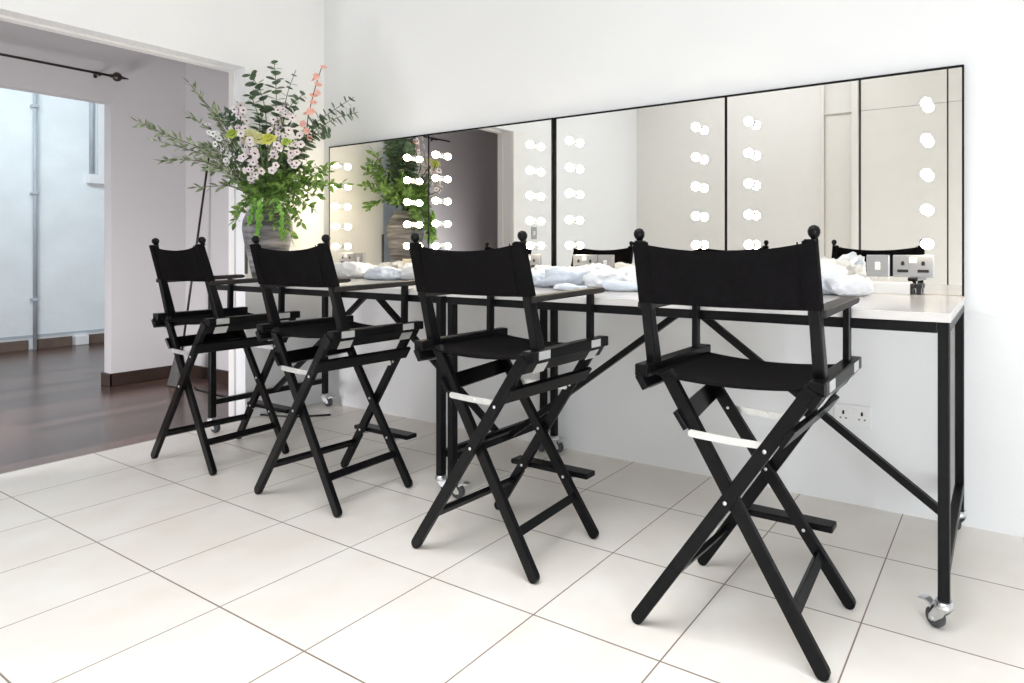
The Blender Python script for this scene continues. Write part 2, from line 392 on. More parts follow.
# ------------------------------------------------------------------ sockets
def socket_faces(parent, w, h, face, double=True, style='steel', deep=.012):
    """wall plate lying in x,z, front towards -y, at local origin (plate centre)"""
    plate = obj('plate', MB().box(-w/2, w/2, -deep, 0, -h/2, h/2), face, parent, .003)
    cx = (-w/4, w/4) if double else (0,)
    for c in cx:
        b = MB()
        e = .0045 if style == 'white' else .0065
        b.prism([(c-e, .003), (c+e, .003), (c+e, .014), (c+e*.5, .019), (c-e*.5, .019), (c-e, .014)], -deep-.0012, -deep+.002)
        if style == 'steel': b.box(c-.020, c+.020, -deep-.0012, -deep+.002, -.024, -.013)
        else:
            b.box(c-.0145, c-.0075, -deep-.0012, -deep+.002, -.0145, -.0095); b.box(c+.0075, c+.0145, -deep-.0012, -deep+.002, -.0145, -.0095)
        obj('pin_holes', b, M['dark'], parent)
    if style == 'steel': obj('rocker', MB().box(-.014, .014, -deep-.004, -deep+.001, .012, .034), M['white_plastic'], parent, .002)
    else:
        for c in (-.012, .012): obj('rocker', MB().box(c-.008, c+.008, -deep-.004, -deep+.001, .014, .032), M['white_plastic'], parent, .002)
    return plate
t = empty('wall_socket', (2.68, YW, .362), 'white double wall socket low on the white wall under the right table', 'socket')
socket_faces(t, .147, .086, M['white_plastic'], True, 'white')

# ------------------------------------------------------------------ mirrors with bulbs
MZ0, MZ1 = .83, 1.722
BZ = (1.585, 1.45, 1.318, 1.185, 1.055)
edges = [(-.742, .219, .006, .004), (.221, 1.158, .004, .013), (1.166, 2.130, .012, .005), (2.132, 3.086, .005, .007)]
bulbs = [(-.61, .085), (.33, 1.038), (1.295, 2.003), (2.255, 2.960)]
mlab = ['leftmost bulb-lit mirror, directly behind the vase of flowers',
        'second bulb-lit mirror from the left, reflecting the grey doorway',
        'third bulb-lit mirror from the left, reflecting a plain pale wall',
        'rightmost bulb-lit mirror, reflecting the cream cupboard doors']
rnd_holder = None
HOLDER = None
for i, ((x0, x1, fl, fr), bx) in enumerate(zip(edges, bulbs)):
    t = empty('mirror', ((x0+x1)/2, YW, MZ0), mlab[i], 'mirror', 'mirrors above the dressing tables')
    cx = (x0+x1)/2
    obj('glass', MB().box(x0-cx+fl, x1-cx-fr, -.02, -.012, 0, MZ1-MZ0-.006), M['mirror'], t)
    b = MB(); H = MZ1-MZ0
    b.box(x0-cx, x0-cx+fl, -.0215, 0, 0, H); b.box(x1-cx-fr, x1-cx, -.0215, 0, 0, H); b.box(x0-cx, x1-cx, -.0215, 0, H-.009, H)
    b.box(x0-cx+fl, x1-cx-fr, -.012, 0, 0, H-.009)
    obj('frame', b, M['steel_black'], t)
    for X in bx:
        for Z in BZ:
            if HOLDER is None:
                hm = MB(); hm.lathe([(.017, 0), (.017, .012), (.012, .016), (.012, .022), (0, .022)], (0, 0, 0), (0, -1, 0), 16)
                h = obj('lamp_holder', hm, M['chrome'], t)
                bm_ = MB(); bm_.lathe([(.008, .018), (.010, .024), (.0165, .031), (.020, .040), (.021, .047), (.0192, .056), (.0135, .064), (.007, .067), (0, .068)], (0, 0, 0), (0, -1, 0), 18)
                bu = obj('bulb', bm_, M['bulb'], h)
                HOLDER = (h, bu)
            else:
                h = HOLDER[0].copy(); COL.objects.link(h); h.parent = t
                bu = HOLDER[1].copy(); COL.objects.link(bu); bu.parent = h
            h.location = (X-cx, -.02, Z-MZ0); h.scale = (.92, .95, .92)
# steel sockets and switches screwed to the mirror glass
def mirror_plate(name, X, Z, w, double, label):
    t = empty(name, (X, YW-.0205, Z), label, 'socket' if double else 'switch')
    if double: socket_faces(t, w, .086, M['nickel'], True, 'steel', .010)
    else:
        obj('plate', MB().box(-w/2, w/2, -.010, 0, -.043, .043), M['nickel'], t, .003)
        obj('rocker', MB().box(-.010, .010, -.014, -.008, -.016, .016), M['white_plastic'], t, .002)
mirror_plate('mirror_socket', 2.910, .970, .146, True, 'steel double socket at the right end of the rightmost mirror')
mirror_plate('mirror_switch', 2.780, .970, .086, False, 'steel single switch beside the double socket on the rightmost mirror')
mirror_plate('mirror_socket', 1.364, .965, .146, True, 'steel double socket low on the third mirror, behind the white towels')
mirror_plate('mirror_switch', 1.490, .965, .086, False, 'steel single switch low on the third mirror, behind the white towels')
mirror_plate('mirror_socket', 1.000, .965, .146, True, 'steel double socket low on the second mirror, behind the third chair')
mirror_plate('mirror_socket', -.545, .970, .146, True, 'steel double socket low on the leftmost mirror')
mirror_plate('mirror_switch', -.420, .970, .086, False, 'steel single switch low on the leftmost mirror')
t = empty('power_strip', (2.82, YW-.045, .862), 'white power strip with black plugs on the table under the right socket', 'power strip')
obj('housing', MB().box(-.085, .085, -.022, .02, 0, .045), M['white_plastic'], t, .004)
for x in (.085, .115):
    b = MB().box(x-.009, x+.009, -.02, .005, .002, .030); b.box(x-.013, x+.013, -.02, .003, .024, .042)
    obj('plug', b, M['dark'], t, .003)

# ------------------------------------------------------------------ dressing tables
def caster(parent, x, y, ang, brake=True):
    c = bpy.data.objects.new('caster', None); COL.objects.link(c); c.parent = parent; c.location = (x, y, 0); c.rotation_euler = (0, 0, ang)
    b = MB().lathe([(.019, .084), (.022, .084), (.022, .076), (.025, .074), (.025, .066), (.016, .062), (0, .062)], (0, 0, 0), (0, 0, 1), 18)
    obj('collar', b, M['chrome'], c)
    b = MB()
    for s in (-1, 1):
        b.prism([(-.018, .064), (.018, .064), (.036, .034), (.036, .022), (.018, .022), (-.006, .044)], s*.016-.0015, s*.016+.0015)
    b.box(-.018, .018, -.0175, .0175, .060, .065); b.cyl((.026, -.02, .0275), (.026, .02, .0275), .006, 10)
    obj('fork', b, M['chrome'], c, .001)
    b = MB().lathe([(.012, -.011), (.024, -.011), (.0275, -.007), (.0275, .007), (.024, .011), (.012, .011)], (.026, 0, .0275), (0, 1, 0), 20)
    obj('wheel', b, M['rubber'], c)
    if brake:
        b = MB().prism([(.030, .060), (.052, .068), (.074, .064), (.074, .059), (.052, .060), (.034, .050)], -.013, .013)
        obj('brake_lever', b, M['chrome'], c, .001)
    return c
def table(x0, x1, label, angs):
    t = empty('dressing_table', ((x0+x1)/2, 0, 0), label, 'table', 'wheeled dressing tables')
    a, c = x0-(x0+x1)/2, x1-(x0+x1)/2; yf, yb = -.355, .362; L = .030
    obj('tabletop', MB().box(a, c, yf-.003, yb, .838, .863), M['top'], t, .0015)
    lx = (a+.003, c-.003-L); ly = (yf, yb-L-.02)
    for i, x in enumerate(lx):
        for j, y in enumerate(ly):
            obj('leg', MB().box(x, x+L, y, y+L, .084, .838), M['steel_black'], t, .003)
            caster(t, x+L/2, y+L/2, angs[i*2+j])
    for y in ly: obj('apron_rail', MB().box(lx[0]+L, lx[1], y, y+L, .808, .838), M['steel_black'], t, .003)
    for x in lx:
        obj('side_rail', MB().box(x, x+L, ly[0]+L, ly[1], .808, .838), M['steel_black'], t, .003)
        obj('side_rail', MB().box(x, x+L, ly[0]+L, ly[1], .155, .185), M['steel_black'], t, .003)
    obj('centre_rail', MB().box(-.015, .015, ly[0]+L, ly[1], .808, .838), M['steel_black'], t, .003)
    obj('brace', MB().beam((-.012, .0, .808), (lx[0]+L, .0, .178), .026, .026), M['steel_black'], t, .003)
    obj('brace', MB().beam((.012, .0, .808), (lx[1], .0, .178), .026, .026), M['steel_black'], t, .003)
    return t
table(1.187, 3.092, 'right-hand black steel dressing table on casters, with pale grey top', (.3, .1, 2.6, 2.4))
table(-.722, 1.155, 'left-hand black steel dressing table on casters, the flower vase standing on it', (.2, .3, .9, -1.2))

# ------------------------------------------------------------------ director's chairs
def stadium(p0, p1, w, n=6, r0=True, r1=False):
    x0, z0 = p0; x1, z1 = p1; d = Vector((x1-x0, z1-z0)).normalized(); nn = Vector((-d.y, d.x)); h = w/2
    pts = []
    if r0:
        for k in range(n+1):
            a = PI/2+PI*k/n; pts.append((x0+h*(d.x*math.cos(a)+nn.x*math.sin(a)), z0+h*(d.y*math.cos(a)+nn.y*math.sin(a))))
    else: pts += [(x0+nn.x*h, z0+nn.y*h), (x0-nn.x*h, z0-nn.y*h)]
    pts += [(x1-nn.x*h, z1-nn.y*h), (x1+nn.x*h, z1+nn.y*h)]
    return pts
LW = .037                                               # leg width
YR, YF = -.70+.525, -.345+.525                          # chair origin at y = -.525
# foot (x, z) and top (x, z) of each leg; s = 1 runs from the right foot to the left top, s = -1 the other way
LEGS = {(1, 'r'): ((.250, .0186), (-.176, .700)), (-1, 'r'): ((-.255, .0186), (.232, .700)),
        (1, 'f'): ((.241, .0186), (-.245, .690)), (-1, 'f'): ((-.232, .0186), (.238, .700))}
def leg_x(s, e, z):
    f, t = LEGS[(s, e)]; return f[0]+(t[0]-f[0])*(z-f[1])/(t[1]-f[1])
def make_chair():
    t = empty('director_chair', (0, 0, 0), '-', 'chair')
    for s in (1, -1):
        yl = {'r': YR+.0105*s, 'f': YF-.0105*s}
        for e in 'rf':
            f, tp = LEGS[(s, e)]; yc = yl[e]
            leg = obj('leg', MB().prism(stadium(f, tp, LW), yc-.0095, yc+.0095), M['black'], t, .0025)
            for zz in (.387 if e == 'r' else .362,) + ((.535,) if s == -1 or e == 'f' else ()) + ((.20,) if e == 'f' else ()):
                xx = leg_x(s, e, zz); b = MB().lathe([(.0055, 0), (.0055, .0015), (.003, .003), (0, .003)], (xx, yc-.0095, zz), (0, -1, 0), 12)
                obj('bolt', b, M['chrome'], leg)
        def bar(name, z, w, th, off, extra, mat):
            pr_, pf = Vector((leg_x(s, 'r', z), yl['r'], z)), Vector((leg_x(s, 'f', z), yl['f'], z))
            ld = Vector((LEGS[(s,'r')][1][0]+LEGS[(s,'f')][1][0]-LEGS[(s,'r')][0][0]-LEGS[(s,'f')][0][0], 0, 1.36)).normalized()
            nrm = Vector((ld.z*(-s), 0, -abs(ld.x))).normalized()
            pr_ += nrm*off; pf += nrm*off; ax = (pf-pr_).normalized()
            sd = (ld-ax*ld.dot(ax)).normalized()
            return obj(name, MB().obox((pr_+pf)/2, sd, ax, ax.cross(sd), w, (pf-pr_).length+extra, th), mat, t, .002)
        bar('stretcher', .135, .030, .017, 0, -.019, M['black'])
        bar('brace_board', .592, .055, .0145, .0185+.0055, .045, M['black'])
        # rail that the leg tops are hinged to, tilted like the legs
        d = Vector((-s*.56, 0, .83)).normalized(); nrm = Vector((-s*.83, 0, -.56)).normalized()
        c = Vector((-s*.238, (YR+YF)/2+.006, .672))
        obj('hinge_rail', MB().obox(c, d, (0, 1, 0), nrm, .044, .415, .020), M['black'], t, .003)
        for y in (YR+.045, YF-.030):
            e = -s
            h = obj('hinge', MB().box(min(e*.2645, e*.2662), max(e*.2645, e*.2662), y-.027, y+.027, .690, .716), M['silver'], t)
            obj('hinge_leaf', MB().obox(Vector((c.x, y, .668))+nrm*.0108, d, (0, 1, 0), nrm, .038, .054, .0016), M['silver'], h)
    # spreader straps
    for y, z, x0, x1 in ((YR, .544, -.098, .112), (YF, .527, -.128, .108)):
        xm = (x0+x1)/2
        b = MB().prism([(x0, z+.012), (x0-.008, z+.006), (x0-.008, z-.004), (x0, z-.008), (xm, z-.012), (x1, z-.010), (x1+.006, z-.002), (x1, z+.008), (xm, z+.008)], y-.001, y+.001)
        st = obj('strap', b, M['silver'], t)
        obj('rivet', MB().cyl((xm, y-.004, z-.002), (xm, y+.004, z-.002), .006, 10), M['silver'], st)
    for s in (-1, 1):
        # seat rail
        obj('seat_rail', MB().box(min(s*.222, s*.264), max(s*.222, s*.264), -.19, .232, .684, .719), M['black'], t, .004)
        # back post, leaning backwards
        p0, p1 = Vector((s*.236, -.124, .700)), Vector((s*.232, -.204, 1.059))
        post = obj('back_post', MB().taper(p0, .031, .039, p1+V(0, -.0085, 0), .028, .022), M['black'], t, .004)
        d = (p1-p0).normalized()
        obj('finial', MB().lathe([(.010, -.006), (.0085, .002), (.0085, .004), (.0125, .009), (.0152, .016), (.0152, .023), (.011, .031), (.004, .0345), (0, .035)], p1+V(s*.008, .0035, -.001), d, 16), M['black'], post)
        # front post and armrest
        obj('front_post', MB().beam((s*.239, .150, .715), (s*.239, .152, .876), .021, .024, (1, 0, 0)), M['black'], t, .003)
        b = MB(); w0, w1 = s*.216, s*.262; lo, hi = min(w0, w1), max(w0, w1)
        prof = [(-.178, .870), (.200, .878), (.214, .883), (.214, .892), (.204, .898), (-.178, .890)]
        vs = [(lo, y, z) for y, z in prof]+[(hi, y, z) for y, z in prof]; n = len(prof)
        b._faces(vs, [tuple(range(n))[::-1], tuple(range(n, 2*n))]+[(i, (i+1)%n, (i+1)%n+n, i+n) for i in range(n)])
        obj('armrest', b, M['worn'], t, .004, 3)
    # canvas seat slung between the rails
    b = MB(); nx, ny = 16, 8
    def seat_pt(i, j, dz):
        u = i/nx*2-1; w = j/ny
        sag = .020*(1-u*u)*(.75+.25*math.sin(PI*w))
        return (u*.226, -.178+.385*w, .698-sag+dz)
    vs = [seat_pt(i, j, 0) for j in range(ny+1) for i in range(nx+1)]; N = len(vs); vs += [seat_pt(i, j, -.004) for j in range(ny+1) for i in range(nx+1)]
    I = lambda i, j: j*(nx+1)+i
    fs = []
    for j in range(ny):
        for i in range(nx):
            fs.append((I(i,j), I(i+1,j), I(i+1,j+1), I(i,j+1))); fs.append((N+I(i,j+1), N+I(i+1,j+1), N+I(i+1,j), N+I(i,j)))
    for i in range(nx): fs += [(I(i+1,0), I(i,0), N+I(i,0), N+I(i+1,0)), (I(i,ny), I(i+1,ny), N+I(i+1,ny), N+I(i,ny))]
    for j in range(ny): fs += [(I(0,j), I(0,j+1), N+I(0,j+1), N+I(0,j)), (I(nx,j+1), I(nx,j), N+I(nx,j), N+I(nx,j+1))]
    b._faces(vs, fs, True); obj('seat', b, M['canvas'], t)
    # canvas back: a sleeve around each post and a slung panel between
    b = MB(); k0, k1 = (.888-.700)/.359, (1.055-.700)/.359
    P0, P1 = Vector((.236, -.124, .700)), Vector((.232, -.204, 1.059))
    nu, nv = 22, 6
    def back_pt(i, j, off):
        u = i/nu*2-1; w = j/nv; k = k0+(k1-k0)*w
        c = P0.lerp(P1, k); x = u*(c.x+.0172)
        q = max(0, 1-u*u)
        z = c.z-q*(.004+.022*w**1.5)
        y = c.y-.0228+(.018 if abs(u) < .9 else 0.)*0+.010*q+.003*math.sin(9*u+3*w)*q
        return (x, y+off, z)
    vs = [back_pt(i, j, 0) for j in range(nv+1) for i in range(nu+1)]; N = len(vs); vs += [back_pt(i, j, .003) for j in range(nv+1) for i in range(nu+1)]
    I = lambda i, j: j*(nu+1)+i
    fs = []
    for j in range(nv):
        for i in range(nu):
            fs.append((I(i,j+1), I(i+1,j+1), I(i+1,j), I(i,j))); fs.append((N+I(i,j), N+I(i+1,j), N+I(i+1,j+1), N+I(i,j+1)))
    for i in range(nu): fs += [(I(i,0), I(i+1,0), N+I(i+1,0), N+I(i,0)), (I(i+1,nv), I(i,nv), N+I(i,nv), N+I(i+1,nv))]
    for j in range(nv): fs += [(I(0,j+1), I(0,j), N+I(0,j), N+I(0,j+1)), (I(nu,j), I(nu,j+1), N+I(nu,j+1), N+I(nu,j))]
    b._faces(vs, fs, True)
    for s in (-1, 1):
        a, c = P0.lerp(P1, k0), P0.lerp(P1, k1); a = Vector((a.x*s, a.y, a.z)); c = Vector((c.x*s, c.y, c.z))
        b.taper(a+V(0, -.0045, 0), .0345, .034, c+V(0, -.0085, 0), .0335, .0275)
        sx = s*.205
        b.beam((sx, a.y-.0215, a.z-.001), (sx, c.y-.0215, c.z-.003), .004, .003, (1, 0, 0))
    obj('backrest', b, M['canvas'], t, .003)
    # footrest in front of the front legs
    fr = obj('footrest', MB().box(-.185, .185, .205, .262, .186, .206), M['black'], t, .005)
    for s in (-1, 1):
        x = leg_x(s, 'f', .2)
        obj('footrest_bracket', MB().box(x-.012, x+.012, .19, .225, .178, .187), M['chrome'], fr, .001)
    return t
chair = make_chair()
index_kids()
clab = ['leftmost black director\'s chair, standing before the doorway to the next room',
        'second black director\'s chair from the left, standing in front of the flower vase',
        'third black director\'s chair from the left, at the joint between the two tables',
        'rightmost black director\'s chair, nearest the camera, in front of the right table']
FIRST = None
for i, x in enumerate((2.585, 1.69, .712, -.205)):
    i = 3-i
    c = chair if i == 3 else copy_tree(chair)
    c.location = (x, -.525, 0)
    tag(c, clab[i], 'chair', 'director\'s chairs lined up at the tables')
    if i == 0:      # the slack back of the leftmost chair lets its left post tip inwards
        for ch in kids(c):
            if ch.name.startswith('back_post') and ch.data.vertices[0].co.x < 0:
                a = .115; pv = Vector((-.236, -.124, .70)); R_ = Matrix.Rotation(a, 3, 'Y')
                ch.rotation_euler = (0, a, 0); ch.location = pv-R_ @ pv
            if ch.name.startswith('backrest'):
                ch.scale = (.93, 1, 1); ch.location = (.0175, 0, 0)

# ------------------------------------------------------------------ towels and wrapped bundles on the tables
TZ = .8635
def lump(name, x, y, sx, sy, sz, seed, mat, label, cat, group=None, rot=0., rough=.26, freq=10., sub=5):
    bm = bmesh.new(); bmesh.ops.create_icosphere(bm, subdivisions=sub, radius=1)
    off = Vector((seed*3.1, seed*1.7, seed*.9)); c, s_ = math.cos(rot), math.sin(rot)
    for v in bm.verts:
        p = v.co.copy()
        q = Vector([math.copysign(abs(a)**.62, a) for a in p])
        w = Vector((q.x*sx, q.y*sy, (q.z+1)*.5*sz*2))
        n1 = noise.noise(w*freq+off); n2 = abs(noise.noise(w*freq*2.3+off*2)); n3 = noise.noise(w*freq*5+off*3)
        k = 1+rough*(n1*1.3-.8*n2+.35*n3)
        z = max(0, q.z+.92)/1.92
        v.co = Vector((w.x*k*c-w.y*k*s_, w.x*k*s_+w.y*k*c, z*2*sz*(1+rough*(1.5*n1-.9*n2+.4*n3)*(1 if z > .1 else 0))))
        v.co.z = max(0.0, v.co.z)
    for f in bm.faces: f.smooth = True
    o = link(name, bm, mat, None, loc=(x, y, TZ)); return tag(o, label, cat, group)
lump('towel_bundle', 1.47, .10, .175, .125, .045, 1, M['film'], 'large bluish white wrapped towel bundle behind the third chair\'s right arm', 'towel bundle', rot=.15)
lump('towel_bundle', 1.60, .24, .17, .09, .043, 2, M['towel'], 'fluffy white towel heap at the back, under the third mirror', 'towel', rot=-.1)
lump('towel_bundle', 1.75, .08, .11, .13, .042, 3, M['towel'], 'white towel heap beside the rightmost chair\'s left post', 'towel', rot=.2)
lump('towel_bundle', 1.30, .22, .12, .10, .041, 4, M['towel'], 'white towel heap just right of the third chair\'s back post', 'towel', rot=.3)
lump('plastic_wrap', 1.63, -.10, .10, .035, .014, 5, M['film'], 'low crumple of clear bluish plastic at the table\'s front edge', 'plastic wrap', rot=-.2)
lump('plastic_wrap', 1.85, -.02, .09, .04, .020, 12, M['film'], 'small crumple of clear plastic behind the rightmost chair\'s back', 'plastic wrap', rot=.2)
lump('towel_bundle', 2.52, .05, .11, .13, .072, 6, M['film'], 'tall bluish wrapped bundle directly behind the rightmost chair\'s back', 'towel bundle', rot=.1)
lump('towel_bundle', 2.59, .24, .12, .075, .066, 7, M['towel'], 'white towel heap under the rightmost mirror, left of the switch', 'towel', rot=0)
lump('towel_bundle', 2.715, .18, .085, .07, .036, 8, M['towel'], 'small low white towel in front of the switch on the rightmost mirror', 'towel', rot=.4)
lump('towel_bundle', -.26, .20, .15, .10, .045, 9, M['towel'], 'white towel heap just right of the second chair\'s back', 'towel', rot=.1)
lump('towel_bundle', .14, .17, .17, .11, .034, 10, M['film'], 'bluish white wrapped bundle lying left of the third chair\'s back', 'towel bundle', rot=-.1)
lump('towel_bundle', .33, .22, .12, .09, .044, 11, M['towel'], 'white towel heap partly hidden by the third chair\'s left post', 'towel', rot=.2)
t = empty('card_box', (.20, .315, TZ), 'small cream box with a dark band standing against the mirror', 'box')
obj('body', MB().box(-.09, .09, -.035, .035, 0, .115), M['kraft'], t, .006); obj('band', MB().box(.0, .093, -.038, .038, .072, .098), M['dark'], t, .002)

# ------------------------------------------------------------------ vase and flowers
VX, VY = -.588, -.10
t = empty('vase', (VX, VY, TZ), 'tall grey streaked ceramic vase holding the flowers, on the left table', 'vase')
prof = [(0, 0), (.074, 0), (.078, .006), (.092, .08), (.108, .16), (.122, .24), (.128, .29), (.124, .34), (.106, .385), (.086, .41), (.080, .43), (.086, .445), (.080, .448), (.073, .43), (.08, .40), (.10, .36), (.11, .29), (.10, .2), (.07, .03), (0, .02)]
obj('body', MB().lathe(prof, n=40), M['vase'], t)
obj('water', MB().lathe([(0, .021), (.068, .031), (.098, .2), (0, .2)], n=32), plain('water', (.10, .13, .10), .05), t)

YAW = -.5059
RV = Vector((math.cos(YAW), -math.sin(YAW), 0)); FV = Vector((math.sin(YAW), math.cos(YAW), 0)); S = .00592
MOUTH = Vector((VX, VY, 1.305))
def P(x, y, w=0.):
    """bouquet frame: x right and y down in units of S from the photograph's scale, w metres deeper; origin at the vase axis"""
    k = 1+w/3.67
    return Vector((VX, VY, 1.035))+RV*((x-268)*S*k)+Vector((0, 0, (249-y)*S*k))+FV*w+RV*((268-660.4)*S*(k-1))
def crom(pts, n=8):
    out = []; q = [pts[0]*2-pts[1]]+pts+[pts[-1]*2-pts[-2]]
    for i in range(1, len(q)-2):
        for k in range(n):
            t = k/n; a, b_, c, d = q[i-1], q[i], q[i+1], q[i+2]
            out.append(.5*((2*b_)+(c-a)*t+(2*a-5*b_+4*c-d)*t*t+(3*b_-a-3*c+d)*t*t*t))
    out.append(pts[-1]); return out
def rv(): return Vector((RND.gauss(0, 1), RND.gauss(0, 1), RND.gauss(0, 1))).normalized()
def inside(): return MOUTH+Vector((RND.uniform(-.035, .035), RND.uniform(-.035, .035), -.10))
def stem(name, label, cat, pts, kind, n, size, mat, smat, group, start=.3, r=.0035, sub=None):
    base = inside(); pts = [base, MOUTH+(base-MOUTH)*.4+Vector((0, 0, .07))]+pts
    c = crom(pts, 7)
    t = empty(name, base, label, cat, group)
    loc = lambda p: p-base
    obj('stalk', MB().tube([loc(p) for p in c], r, 6, r*.45), smat, t)
    m = MB(); L = len(c)-1
    for k in range(n):
        f = start+(1-start)*(k+RND.random()*.5)/n; f = min(f, .999)
        i = int(f*L); a = c[i].lerp(c[i+1], f*L-i); d = (c[i+1]-c[i]).normalized()
        for side in ((1, -1) if kind == 'pair' else (RND.choice((1, -1)),)):
            q = rv(); q = (q-d*q.dot(d)).normalized()
            if kind == 'pair':
                ax = d.orthogonal().normalized(); ax = Matrix.Rotation(k*PI/2+.4, 3, d) @ ax
                q = ax*side
                dr = (q+d*.35+Vector((0, 0, -.05))).normalized(); nn = (d-dr*d.dot(dr)+rv()*.35)
                sz = size*(1-.5*f)*RND.uniform(.85, 1.2)
                m.leaf(loc(a), dr, nn, sz, sz*.95, .1, .05, True)
            elif kind == 'narrow':
                dr = (d*RND.uniform(.6, 1.2)+q*.8).normalized(); sz = size*RND.uniform(.7, 1.2)*(1-.25*f)
                m.leaf(loc(a), dr, rv(), sz, sz*.30, .25, RND.uniform(-.1, .25))
            else:
                dr = (d*RND.uniform(.2, .9)+q).normalized(); sz = size*RND.uniform(.6, 1.25)
                m.leaf(loc(a), dr, rv()+Vector((0, 0, .6)), sz, sz*.5, .25, RND.uniform(0, .4))
    if kind == 'narrow':
        d = (c[-1]-c[-2]).normalized(); m.leaf(loc(c[-1]), d, rv(), size*.8, size*.2)
    if kind == 'broad':
        d = (c[-1]-c[-2]).normalized(); m.leaf(loc(c[-1]), d, rv(), size, size*.5)
    lf = obj('leaves', m, mat, t)
    return t, c, loc
def Q(*xyw): return [P(*a) for a in xyw]

ol = 'olive branches on the left of the flowers'
for lab, pts, n in (
    ('longest olive branch of the arrangement, reaching furthest left', [(238,172,-.05),(205,150,-.1),(170,136,-.12),(140,122,-.15)], 46),
    ('olive branch just below the longest, its tip pointing left', [(240,176,.0),(215,158,.0),(190,150,-.02),(158,141,-.05)], 40),
    ('lower left olive branch, drooping in front of the thin pole', [(240,180,-.05),(215,165,-.1),(190,160,-.12),(165,160,-.15)], 38),
    ('upper left olive branch, rising towards the doorway corner', [(248,165,.0),(228,130,.0),(210,108,-.03),(190,84,-.05)], 26),
    ('olive branch filling the gap beneath the white sprig', [(244,176,-.04),(226,156,-.06),(214,146,-.08),(204,146,-.08)], 34),
    ('olive branch in front of the doorway edge, over the white sprig', [(246,170,.02),(232,142,.0),(222,126,-.02),(212,112,-.02)], 30),
    ('olive branch low on the left, above the vase shoulder', [(246,186,-.06),(234,172,-.1),(222,168,-.12),(210,170,-.12)], 26),
    ('short olive twig at the left, just above the longest branch', [(244,170,.05),(222,142,.05),(205,126,.05),(190,116,.04)], 18),
    ('small low olive twig crossing the thin pole', [(246,192,-.05),(230,186,-.1),(216,186,-.12),(198,187,-.14)], 12)):
    stem('olive_branch', lab, 'olive branch', Q(*pts), 'narrow', int(n*1.5), .072, M['olive'], M['stem_brown'], ol, .28)
eu = 'eucalyptus stems of the arrangement'
for lab, pts, n, sz in (
    ('tallest eucalyptus stem, standing upright in the middle', [(272,150,.0),(276,110,.0),(276,85,.0),(274,60,.0)], 12, .062),
    ('eucalyptus stem leaning left of the tallest one, with dark leaves', [(266,150,.05),(266,115,.05),(260,90,.04),(249,73,.03)], 10, .066),
    ('short dark eucalyptus stem below the left-leaning one', [(260,150,.0),(260,125,.0),(256,108,-.02),(250,93,-.03)], 10, .06),
    ('slim eucalyptus stem right of the tallest one', [(276,150,.03),(283,115,.03),(288,92,.03),(296,70,.03)], 8, .045),
    ('eucalyptus stem curving right with a dense dark leafy tip', [(278,150,-.03),(284,120,-.03),(292,104,-.03),(304,94,-.03)], 10, .05),
    ('eucalyptus branch reaching furthest right above the mirror corner', [(290,160,.05),(306,132,.10),(325,116,.14),(354,97,.2)], 15, .06),
    ('eucalyptus branch arching right just under the furthest one', [(290,165,.05),(308,138,.08),(332,120,.12),(358,112,.16)], 15, .06),
    ('lower right eucalyptus branch beside the top of the leftmost mirror', [(290,168,.0),(304,145,.0),(316,135,.02),(330,132,.03)], 13, .055)):
    stem('eucalyptus_stem', lab, 'eucalyptus stem', Q(*pts), 'pair', int(n*1.35), sz*1.4, M['euc'], M['stem_green'], eu, .34)
# dark leaf cluster behind the left flowers
for lab, pts in (('dark leafy stem behind the white flowers at the upper left', [(250,160,.06),(236,132,.06),(222,112,.06)]),
                 ('dark leafy stem just left of the blush flower spike', [(254,160,.04),(242,132,.05),(230,114,.05)])):
    stem('leafy_stem', lab, 'leafy stem', Q(*pts), 'broad', 44, .055, M['euc'], M['stem_green'], 'dark leafy stems', .4)
fill = [(230,178,.0),(240,212,-.08),(236,222,-.04),(252,176,-.1),(262,170,-.12),(278,172,-.12),(292,178,-.1),(300,188,-.05),(318,182,.02),(334,186,.05),(326,172,.08),
        (312,208,-.02),(302,222,-.03),(290,214,-.1),(280,186,-.14),(258,190,-.14),(244,186,-.1),(306,164,.05),(318,196,.1),(330,164,.25),(345,184,.2),(255,160,.2),(285,160,.25),(300,140,.22),(305,180,.28),(275,120,.12),(290,200,.24),(282,150,.22),(286,228,-.15),(292,238,-.14),(274,222,-.17),(262,214,-.16)]
for i, (x, y, w) in enumerate(fill):
    a = P((x+268)/2, min(y, 200)-8 if y > 190 else (y+190)/2-4, w*.6)
    stem('foliage_stem', 'fresh green leafy filler stem spreading over the vase rim', 'foliage stem', [a, P(x, y, w)], 'broad', 34, .052, M['leaf'], M['stem_green'], 'green filler foliage', .42, .003)
mid = [(225,140,.0),(234,150,-.05),(240,120,.04),(262,118,.05),(288,128,.04),(300,150,.0),(310,140,.03),(230,165,-.08),(246,140,-.04),(270,140,-.05),(284,140,-.04),(312,125,.08),(258,135,.02),(294,112,.06)]
for i, (x, y, w) in enumerate(mid):
    a = P((x+268)/2, (y+196)/2, w*.6)
    stem('greyleaf_stem', 'grey green leafy stem filling the space between the flower spikes', 'leafy stem', [a, P(x, y, w)], 'broad', 30, .046, M['olive'] if i % 3 == 0 else M['euc'], M['stem_green'], 'grey green filler stems', .40, .003)
